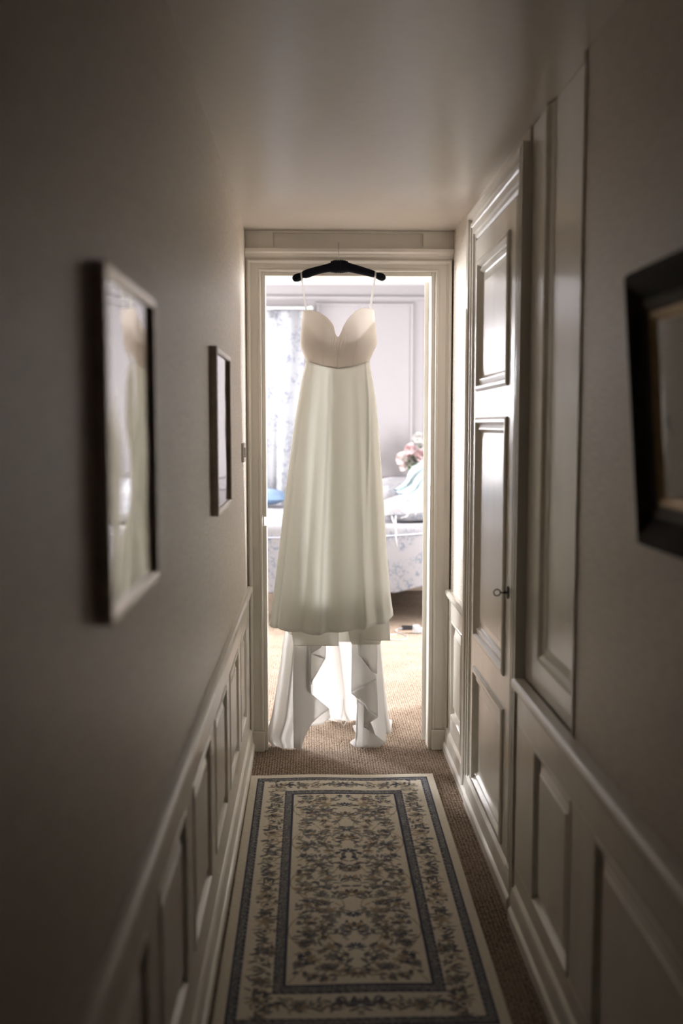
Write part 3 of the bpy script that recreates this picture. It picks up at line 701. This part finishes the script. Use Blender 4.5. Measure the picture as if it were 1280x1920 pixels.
# left cascade of the train
def Q(a, b): return (490+a/6.86, 1140+b/6.86)
def Qr(a, b): return (610+a/6.86, 1140+b/6.86)
def baseL(x, y, u): return 4.135-.018*math.exp(-((u-.36)/.05)**2)+.03*math.exp(-((u-.12)/.14)**2)-.012*math.exp(-((u-.62)/.1)**2)-.02*max(0, (y-1360)/45)*(1-u)*.0
rsheet('train_left', [(1170, 536, 600), (1174, 535, 590), (1213, 529.5, 588), (1242, 526, 587), (1278, 521, 586), (1300, 517, 586), (1330, 511.5, 586), (1347, 508, 586), (1356, 505.5, 584), (1370, 501.5, 578), (1380, 500, 572), (1390, 503, 567), (1397, 510, 566), (1407, 512.5, 564)],
       lambda x, y, u: baseL(x, y, u), CREPET, 60)
poly_sheet('cascade_fold', [Q(412, 400), Q(585, 400), Q(582, 700), Q(570, 1042), Q(640, 1102), Q(700, 1152), Q(770, 1210), Q(875, 1302), Q(760, 1380), Q(650, 1480), Q(560, 1650), Q(510, 1815), Q(415, 1800), Q(405, 1100)], lambda x, y: 4.100-.010*math.cos((x-560)*.08)+.00012*(y-1210), CREPET)
poly_sheet('cascade_fold', [Q(585, 400), Q(640, 400), Q(632, 900), Q(652, 975), Q(570, 1040), Q(575, 700)], lambda x, y: 4.108+.0012*(x-575), CREPET)
poly_sheet('cascade_fold', [Q(628, 400), Q(828, 400), Q(830, 560), Q(822, 655), Q(740, 790), Q(672, 905), Q(640, 960), Q(630, 800)], lambda x, y: 4.116-.0009*(x-585), CREPET)
poly_sheet('cascade_fold', [Q(628, 400), Q(800, 400), Q(770, 505), Q(700, 548), Q(640, 585), Q(632, 520)], lambda x, y: 4.106-.0006*(x-585), CREPET)
poly_sheet('cascade_fold', [Q(640, 588), Q(700, 600), Q(762, 612), Q(822, 645), Q(818, 655), Q(740, 632), Q(690, 612)], lambda x, y: 4.098, CREPET)
# right cascade of the train
rsheet('train_right', [(1165, 660, 714), (1208, 660, 712), (1242, 659.6, 715), (1286, 658.2, 718.6), (1299, 658, 719.4), (1304, 664, 719.6), (1307, 668, 719.8), (1358, 669.5, 722), (1380, 670.5, 723), (1392, 668, 723.7), (1397, 665.5, 717), (1402, 666, 711)],
       lambda x, y, u: 4.145-.014*math.exp(-((u-.45)/.12)**2)+.02*u*u, CREPET, 50)
rsheet('train_side', [(1165, 700, 712), (1208, 704, 714), (1260, 706, 718), (1300, 708, 723), (1345, 712, 728.5), (1372, 716, 734), (1376, 718, 728)],
       lambda x, y, u: 4.20-.03*math.sin(u*3.0), CREPET, 24)
poly_sheet('cascade_fold', [Qr(343, 300), Qr(415, 300), Qr(412, 585), Qr(470, 645), Qr(535, 710), Qr(590, 790), Qr(655, 870), Qr(655, 905), Qr(560, 965), Qr(450, 1020), Qr(330, 1085), Qr(336, 700)], lambda x, y: 4.112+.0006*(x-660), CREPET)
poly_sheet('cascade_fold', [Qr(412, 300), Qr(670, 300), Qr(668, 700), Qr(662, 850), Qr(600, 822), Qr(535, 712), Qr(470, 650), Qr(414, 588)], lambda x, y: 4.100+.008*math.cos((x-690)*.22), CREPET)
poly_sheet('cascade_fold', [Qr(326, 1095), Qr(450, 1020), Qr(560, 965), Qr(655, 905), Qr(668, 1100), Qr(675, 1395), Qr(540, 1318), Qr(505, 1250), Qr(440, 1180), Qr(400, 1142)], lambda x, y: 4.126-.006*math.cos((x-690)*.16), CREPET)
poly_sheet('cascade_fold', [Qr(497, 1240), Qr(540, 1318), Qr(610, 1360), Qr(682, 1402), Qr(600, 1455), Qr(497, 1512)], lambda x, y: 4.106, CREPET)
poly_sheet('cascade_fold', [Qr(412, 1180), Qr(495, 1240), Qr(490, 1528), Qr(560, 1570), Qr(640, 1630), Qr(720, 1690), Qr(782, 1722), Qr(690, 1795), Qr(380, 1790), Qr(412, 1650)], lambda x, y: 4.116+.004*math.cos((x-690)*.12), CREPET)
# back of the train sweeping down to the floor inside the room
def backY(x, y, u): return interp(y, [(1170, 4.28), (1250, 4.36), (1320, 4.46), (1346, 4.50), (1353, 4.515)])+.012*math.sin(u*19)-.02*math.exp(-((u-.58)/.05)**2)
rsheet('train_back', [(1165, 566, 676), (1200, 570, 680), (1300, 584, 690), (1335, 586, 690), (1346, 600, 690), (1352, 618, 680)], backY, CREPET, 70)
poly_sheet('train_back', [(575, 1330), (600, 1322), (617, 1331), (619, 1346), (604, 1358), (590, 1360), (578, 1362)], lambda x, y: interp(y, [(1320, 4.36), (1362, 4.40)]), CREPET)
# folded hem corners lying on the carpet
def flap(pts, z=.016, name='hem_corner'):
    P = [floor_at(a, b, 0) for a, b in pts]; c = sum(P, Vector())/len(P)
    mbf = MB(); n = len(P)
    mbf.add([(p.x, p.y, .004) for p in P]+[(c.x+(p.x-c.x)*.55, c.y+(p.y-c.y)*.55, z) for p in P]+[(c.x, c.y, z*1.15)],
            [(i, (i+1) % n, n+(i+1) % n, n+i) for i in range(n)]+[(n+i, n+(i+1) % n, 2*n) for i in range(n)])
    o = part(mbf, name, CREPET, gown, True); return o
flap([Qr(345, 1528), Qr(412, 1528), Qr(414, 1650), Qr(375, 1600)]); flap([Qr(310, 1745), Qr(400, 1690), Qr(420, 1780), Qr(375, 1795)])
flap([Qr(808, 1445), Qr(858, 1458), Qr(848, 1570), Qr(835, 1590)]); flap([(492, 1362), (505, 1354), (504, 1372), (497, 1376)])
# bustle loop
lp = [at(643.5, 1310, 4.40), at(645.5, 1332, 4.42), at(649.5, 1346, 4.43), at(649, 1353, 4.42), at(644, 1361.5, 4.405), at(639.5, 1354, 4.41), at(640, 1343, 4.415), at(643, 1325, 4.41), at(643.5, 1312, 4.40)]
part(MB().tube([(p.x, p.y, max(p.z, .004)) for p in lp], .0016, 6), 'bustle_loop', CREPET, gown, True)

# ------------------------------------------------------------------ bedroom furniture
BX0, BX1, BY0, BY1, BZ = -.75, 1.40, 6.70, 8.45, .69
bed = thing('bed', 'wide bed under a blue and white toile quilt beyond the doorway', 'bed', (.3, 7.6, 0))
part(MB().box(BX0+.03, BX1-.03, BY0+.05, BY1-.03, .235, .40, .02), 'bed_base', WOODT, bed)
part(MB().box(BX0+.02, BX1-.02, BY0+.03, BY1-.02, .40, BZ-.025, .05), 'mattress', PLASTIC, bed)
for x in (BX0+.1, BX1-.1):
    for y in (BY0+.45, BY1-.12): part(MB().box(x-.03, x+.03, y-.03, y+.03, 0, .235, .004), 'leg', WOODT, bed)
def hemz(x): return interp(x, [(-.75, .215), (-.3, .235), (.4, .245), (.56, .235), (.77, .285), (1.4, .32)])
P = []
for v in np.linspace(0, 1, 90):
    row = []
    for x in np.linspace(BX0-.012, BX1+.012, 120):
        if v < .5:                         # front drop
            k = v/.5; z = hemz(x)+(BZ-hemz(x))*k; y = BY0-.012-.018*(1-k)*math.sin(x*9+1)-.02*(1-k)+.012*max(0, (k-.93)/.07)**2
            dx = .02*(1-k)*math.sin(x*5)
            row.append((x+dx, y, z))
        else:
            k = (v-.5)/.5; y = BY0+k*(BY1-BY0)
            row.append((x, y, BZ+.008*math.sin(x*7+y*5)*math.sin(y*6)-.006*math.exp(-k*60)))
    P.append(row)
qs = part(MB().grid(P), 'bedspread', TOILEB, bed, True); solid(qs, .006, 1)
sm_ = [(x, BY0-.024-.018*.16*math.sin(x*9+1), interp(x, [(-.75, .612), (.1, .615), (.5, .622), (.8, .642), (1.4, .66)])) for x in np.linspace(BX0, BX1, 60)]
part(MB().tube(sm_, .0045, 6), 'quilt_seam', cloth('blue_grey_piping', (.42, .44, .50), 0), bed, True)

def pillow(name, c, L, Wd, T, rot, m, label, cat='cushion', group=None, pipe=None, seed=0):
    t = thing(name, label, cat, c, group); t.rotation_euler = rot
    rs = random.Random(seed); ph = rs.random()*6
    N = 26
    def sh(u, v, s):
        e = (max(0, 1-u**4)*max(0, 1-v**4))**.55
        px = u*(1-.07*(1-abs(u))*0-.05*v*v)*L/2; py_ = v*(1-.06*u*u)*Wd/2
        return (px, py_, s*T/2*e+.012*T*math.sin(u*7+ph)*math.sin(v*6+ph)*e*3)
    mb = MB()
    g = np.linspace(-1, 1, N)
    mb.grid([[sh(u, v, 1) for v in g] for u in g]); mb.grid([[sh(u, v, -1) for v in g[::-1]] for u in g])
    o = mb.build('cushion_cover', m, None, True); o.parent = t
    if pipe:
        per = [(u, -1) for u in g]+[(1, v) for v in g[1:]]+[(u, 1) for u in g[::-1][1:]]+[(-1, v) for v in g[::-1][1:]]
        o2 = MB().tube([sh(u, v, 1) for u, v in per], .006, 6, cap=False).build('piping', pipe, None, True); o2.parent = t
    return t
pillow('bolster_cushion', (-.50, 8.26, .775), .58, .30, .115, (math.radians(7), math.radians(-1), .03), BLUE, 'plain mid blue cushion lying on the bed under the toile curtain', seed=2)
pA = pillow('toile_cushion', (.84, 7.00, .80), .74, .44, .17, (math.radians(4), math.radians(-5), .10), TOILEB, 'front toile cushion with cream tie ribbons at the bed edge', seed=3)
pB = pillow('toile_cushion', (.78, 7.52, .845), .80, .46, .21, (math.radians(16), math.radians(-3), -.04), TOILEB, 'rear toile cushion with blue piping under the aqua cloth', seed=4, pipe=cloth('blue_piping', (.25, .32, .58), 0))
for pts in ([(742, 962, 6.84), (741, 975, 6.66), (742, 990, 6.645), (741.5, 1005, 6.64), (743, 1024, 6.64)],
            [(733, 962, 6.85), (736, 975, 6.66), (739, 982, 6.65), (741, 990, 6.645), (740, 1000, 6.64)],
            [(771, 928, 6.86), (772, 940, 6.75), (768, 956, 6.68), (762, 968, 6.66), (751, 972, 6.655)],
            [(771, 945, 6.70), (777, 950, 6.67), (780, 958, 6.66), (778, 965, 6.655)],
            [(780, 942, 6.72), (775, 943, 6.69), (771, 948, 6.68), (769, 955, 6.67)]):
    o = MB().tube([at(*p) for p in pts], .005, 6, flat=.5).build('tie_ribbon', RIBBON, None, True)
    o.parent = pA; o.matrix_parent_inverse = (Matrix.Translation(pA.location) @ pA.rotation_euler.to_matrix().to_4x4()).inverted()
# aqua cloth thrown over the rear cushion
P = []
for i, k in enumerate(np.linspace(0, 1, 26)):
    cpx = interp(k, [(0, 800), (.35, 792), (.7, 778), (1, 752)]); cpy = interp(k, [(0, 868), (.35, 886), (.7, 912), (1, 930)]); wd = interp(k, [(0, 12), (.4, 22), (1, 20)])
    row = []
    for q in np.linspace(-1, 1, 22):
        Y = 7.55-.26*k-.03*math.sin(q*9+k*5)-.05*(1-q*q)
        row.append(at(cpx+q*wd*.75+3*math.sin(k*9), cpy+q*wd*.62, Y))
    P.append(row)
o = MB().grid(P).build('aqua_scarf', AQUA, None, True); solid(o, .002)
tag(o, 'crumpled pale aqua cloth draped over the rear toile cushion', 'cloth')
# console table with the flowers
ct = thing('console_table', 'pale painted console table behind the bed holding the flower vase', 'table', (1.25, 8.70, 0))
part(MB().box(.57, 1.95, 8.52, 8.87, .80, .832, .006), 'table_top', WOODT, ct)
part(MB().box(.60, 1.92, 8.55, 8.86, .70, .80, .003), 'apron', WOODT, ct)
for x in (.63, 1.89):
    for y in (8.58, 8.83): part(MB().box(x-.022, x+.022, y-.022, y+.022, 0, .70, .004), 'leg', WOODT, ct)
VX, VY, VZ = .945, 8.66, .832
v = MB().lathe([(0, 0), (.045, 0), (.058, .02), (.066, .07), (.060, .12), (.045, .155), (.050, .185), (.052, .187), (.047, .18), (.041, .153), (.055, .12), (.060, .07), (.050, .02), (0, .012)], (VX, VY, VZ), 28).build('flower_vase', VGLASS, None, True)
tag(v, 'pale aqua glass vase of pink flowers on the console table', 'vase')
def bloom(c, R, m, axis, seed):
    rs = random.Random(seed); mb = MB(); ax_ = Vector(axis).normalized(); qt = ax_.to_track_quat('Z', 'Y')
    for ring, (nr, rad, lift, size, open_) in enumerate(((3, .12, .55, .42, .15), (5, .34, .42, .55, .5), (6, .58, .18, .62, .95), (7, .78, -.08, .62, 1.35))):
        for k in range(nr):
            a = k*2*math.pi/nr+ring*.5+rs.uniform(-.2, .2); ca, sa = math.cos(a), math.sin(a)
            rows = []
            for i in range(4):
                s = i/3; wdt = size*(.35+.65*math.sin(min(1, s*1.15)*math.pi*.62)); row = []
                for j in (-1, -.5, 0, .5, 1):
                    rr = rad*.4+s*rad*.75+.10*open_*s*s; zz = lift-.45*(1-s)+(.25*s*(1.2-open_)); t_ = j*wdt*.5
                    rr -= .35*(j*j)*size*.4
                    p = Vector((rr*ca-t_*sa, rr*sa+t_*ca, zz))*R
                    row.append(Vector(c)+qt @ p)
                rows.append(row)
            mb.grid(rows)
    return mb
fl = [(-.155, .255, .050, 1, 0), (-.085, .315, .046, 0, 1), (-.10, .225, .044, 1, 2), (-.02, .385, .046, 2, 3), (.015, .335, .038, 2, 4), (.02, .275, .058, 0, 5), (-.045, .195, .044, 2, 6), (-.135, .185, .038, 1, 7), (.065, .175, .048, 2, 8),
      (.10, .30, .05, 1, 9), (.115, .235, .05, 0, 10), (.075, .39, .045, 1, 11), (-.045, .145, .036, 1, 12), (.16, .27, .046, 2, 13), (-.075, .265, .036, 0, 14)]
names = {0: ('deep pink rose', PINK), 1: ('blush pink rose', BLUSH), 2: ('ivory rose', IVORY)}
where = ['far left of the vase bunch', 'upper left of the vase bunch', 'left centre of the vase bunch', 'top of the vase bunch', 'just under the topmost bloom', 'large at the middle of the vase bunch', 'small, low centre of the vase bunch', 'drooping at the lower left of the bunch', 'low right beside the door edge', 'right side behind the door edge', 'right middle behind the door edge', 'upper right behind the door edge', 'lowest, hanging over the vase rim', 'far right behind the door edge', 'small, tucked between the left blooms']
for i, (dx, dz, R, kd, sd) in enumerate(fl):
    dy = -.10+.14*random.random() if i not in (5, 8) else -.12
    dz = dz if dz < .25 else dz+(dz-.25)*.35; R *= 1.22
    c = Vector((VX+dx*1.08, VY+dy*.8, VZ+dz)); nm, m = names[kd]
    t = thing('rose', '%s, %s' % (nm, where[i]), 'flower', (VX, VY, VZ+.02), 'roses in the vase')
    d = Vector((dx*1.2, dy*1.5-.05, .12))
    part(bloom(c, R, m, d, sd), 'bloom', m, t, True)
    foot = Vector((VX+.02*math.cos(i*2.4), VY+.02*math.sin(i*2.4), VZ+.022)); neck_ = Vector((VX+dx*.12, VY+dy*.12, VZ+.17)); mid = neck_*.45+c*.55+Vector((0, 0, .01))
    part(MB().tube([foot, neck_, mid, c-d.normalized()*R*.2], .0026, 6), 'stem', STEM, t, True)
    for q in range(2):
        ml = MB()
        p0 = neck_*.5+c*.5 if q else neck_*.25+c*.75; a = i*1.7+q*2.6; dr = Vector((math.cos(a), -.5, .35*math.sin(a*2))).normalized(); sd_ = dr.cross(Vector((0, 1, .3))).normalized(); L = .055
        ml.grid([[p0+dr*L*s+sd_*(w*.016*math.sin(math.pi*min(.97, s+.04)))+Vector((0, -.004*abs(w), -.012*s*s)) for w in (-1, 0, 1)] for s in np.linspace(0, 1, 6)])
        part(ml, 'leaf', LEAF, t, True)
# curtain
def curtain(name, x0, x1, y, label, ph, fade):
    t = thing(name, label, 'curtain', ((x0+x1)/2, y, 0), 'toile curtains at the back window')
    P = []
    for z in np.linspace(.03, 2.36, 46):
        row = []
        for u in np.linspace(0, 1, 150):
            k = 1-(z/2.36); x = x0+(x1-x0)*u
            amp = .022+.018*k
            yy = y+amp*math.sin(u*math.pi*2*4.5+ph+.4*math.sin(z*1.3))+.015*math.sin(u*31+z)
            if fade: x += (-.10*k*k)*max(0, 1-abs(u-.80)/.35)
            row.append((x, yy, z))
        P.append(row)
    o = part(MB().grid(P), 'drape', TOILEC, t, True)
    P2 = [[(x0+(x1-x0)*u, y+.024*math.sin(u*math.pi*9+ph)-.004*0, z) for u in np.linspace(0, 1, 120)] for z in (2.30, 2.33, 2.365)]
    hd = part(MB().grid(P2), 'heading_tape', TOILEC, t, True); solid(hd, .004)
    return t
curtain('curtain', -.82, -.055, 8.80, 'blue and white toile curtain hanging behind the blue cushion, right of the window', .6, True)
curtain('curtain', -1.78, -.90, 8.80, 'blue and white toile curtain at the far left end of the curtain rod', 2.0, False)
cr = thing('curtain_rod', 'slim white curtain rod above the toile curtains', 'curtain rod', (-.9, 8.80, 2.385))
part(MB().tube([(-1.9, 8.80, 2.385), (.0, 8.80, 2.385)], .011, 12), 'rod', PLASTIC, cr, True)
for x in (-1.9, .0): part(MB().lathe([(0, -.02), (.016, -.012), (.02, 0), (.016, .012), (0, .02)], (x, 8.80, 2.385), 14), 'finial', PLASTIC, cr, True)
for x in (-1.84, -.86, -.02): part(MB().box(x-.008, x+.008, 8.80, 8.90, 2.377, 2.393, .002), 'bracket', PLASTIC, cr)

# ------------------------------------------------------------------ on the floor by the bed
p0, p1 = floor_at(754, 1180, .0), floor_at(776, 1180, .0)
t = thing('power_bank', 'flat dark grey phone-sized device lying on the carpet, plugged into a white cable', 'phone', ((p0.x+p1.x)/2, p0.y, 0))
part(MB().box(p0.x, p1.x, p0.y-.035, p0.y+.08, .0025, .012, .003), 'body', BLACKP, t)
part(MB().box(p0.x+.003, p1.x-.003, p0.y-.033, p0.y+.078, .0, .003, .001), 'copper_base', COPPER, t)
c = floor_at(779.5, 1187.5, 0)
t = thing('charger_plug', 'white mains charger plug standing on the carpet beside the dark device', 'charger', (c.x, c.y, 0))
bm = MB().box(c.x-.022, c.x+.024, c.y-.022, c.y+.022, .001, .055, .010)
part(bm, 'plug_body', PLASTIC, t, False)
part(MB().box(c.x+.005, c.x+.045, c.y-.018, c.y+.025, .001, .036, .008), 'adapter', PLASTIC, t)
for dy in (-.009, .009): part(MB().box(c.x+.024, c.x+.044, c.y+dy-.002, c.y+dy+.002, .044, .049), 'prong', STEEL, t)
kpx = [(752.5, 1178.6), (746, 1179.2), (741.5, 1181.5), (742.5, 1184.5), (748, 1187.2), (755, 1189), (761, 1191.2), (763.8, 1194), (761.5, 1197), (756, 1199), (748, 1199.6), (738, 1199.6), (726, 1199.4), (716, 1197), (714, 1193), (722, 1191), (732, 1190.2), (744, 1188.6)]
kp = [floor_at(a, b, .003) for a, b in kpx]
cu = bpy.data.curves.new('c', 'CURVE')
def catmull(P, n=5):
    out = []
    for i in range(len(P)-1):
        a, b, c, d = P[max(0, i-1)], P[i], P[i+1], P[min(len(P)-1, i+2)]
        for t_ in np.linspace(0, 1, n, endpoint=False):
            t_ = float(t_); out.append(.5*((2*b)+(c-a)*t_+(2*a-5*b+4*c-d)*t_*t_+(3*b-a-3*c+d)*t_**3))
    return out+[P[-1]]
bpy.data.curves.remove(cu)
t = thing('charging_cable', 'thin white charging cable curling over the carpet from the dark device', 'cable', kp[4])
part(MB().tube([(p.x, p.y, .0028) for p in catmull(kp)], .0024, 6), 'cord', PLASTIC, t, True)
part(MB().box(p0.x-.026, p0.x+.001, p0.y-.008, p0.y+.008, .002, .010, .002), 'connector', PLASTIC, t)
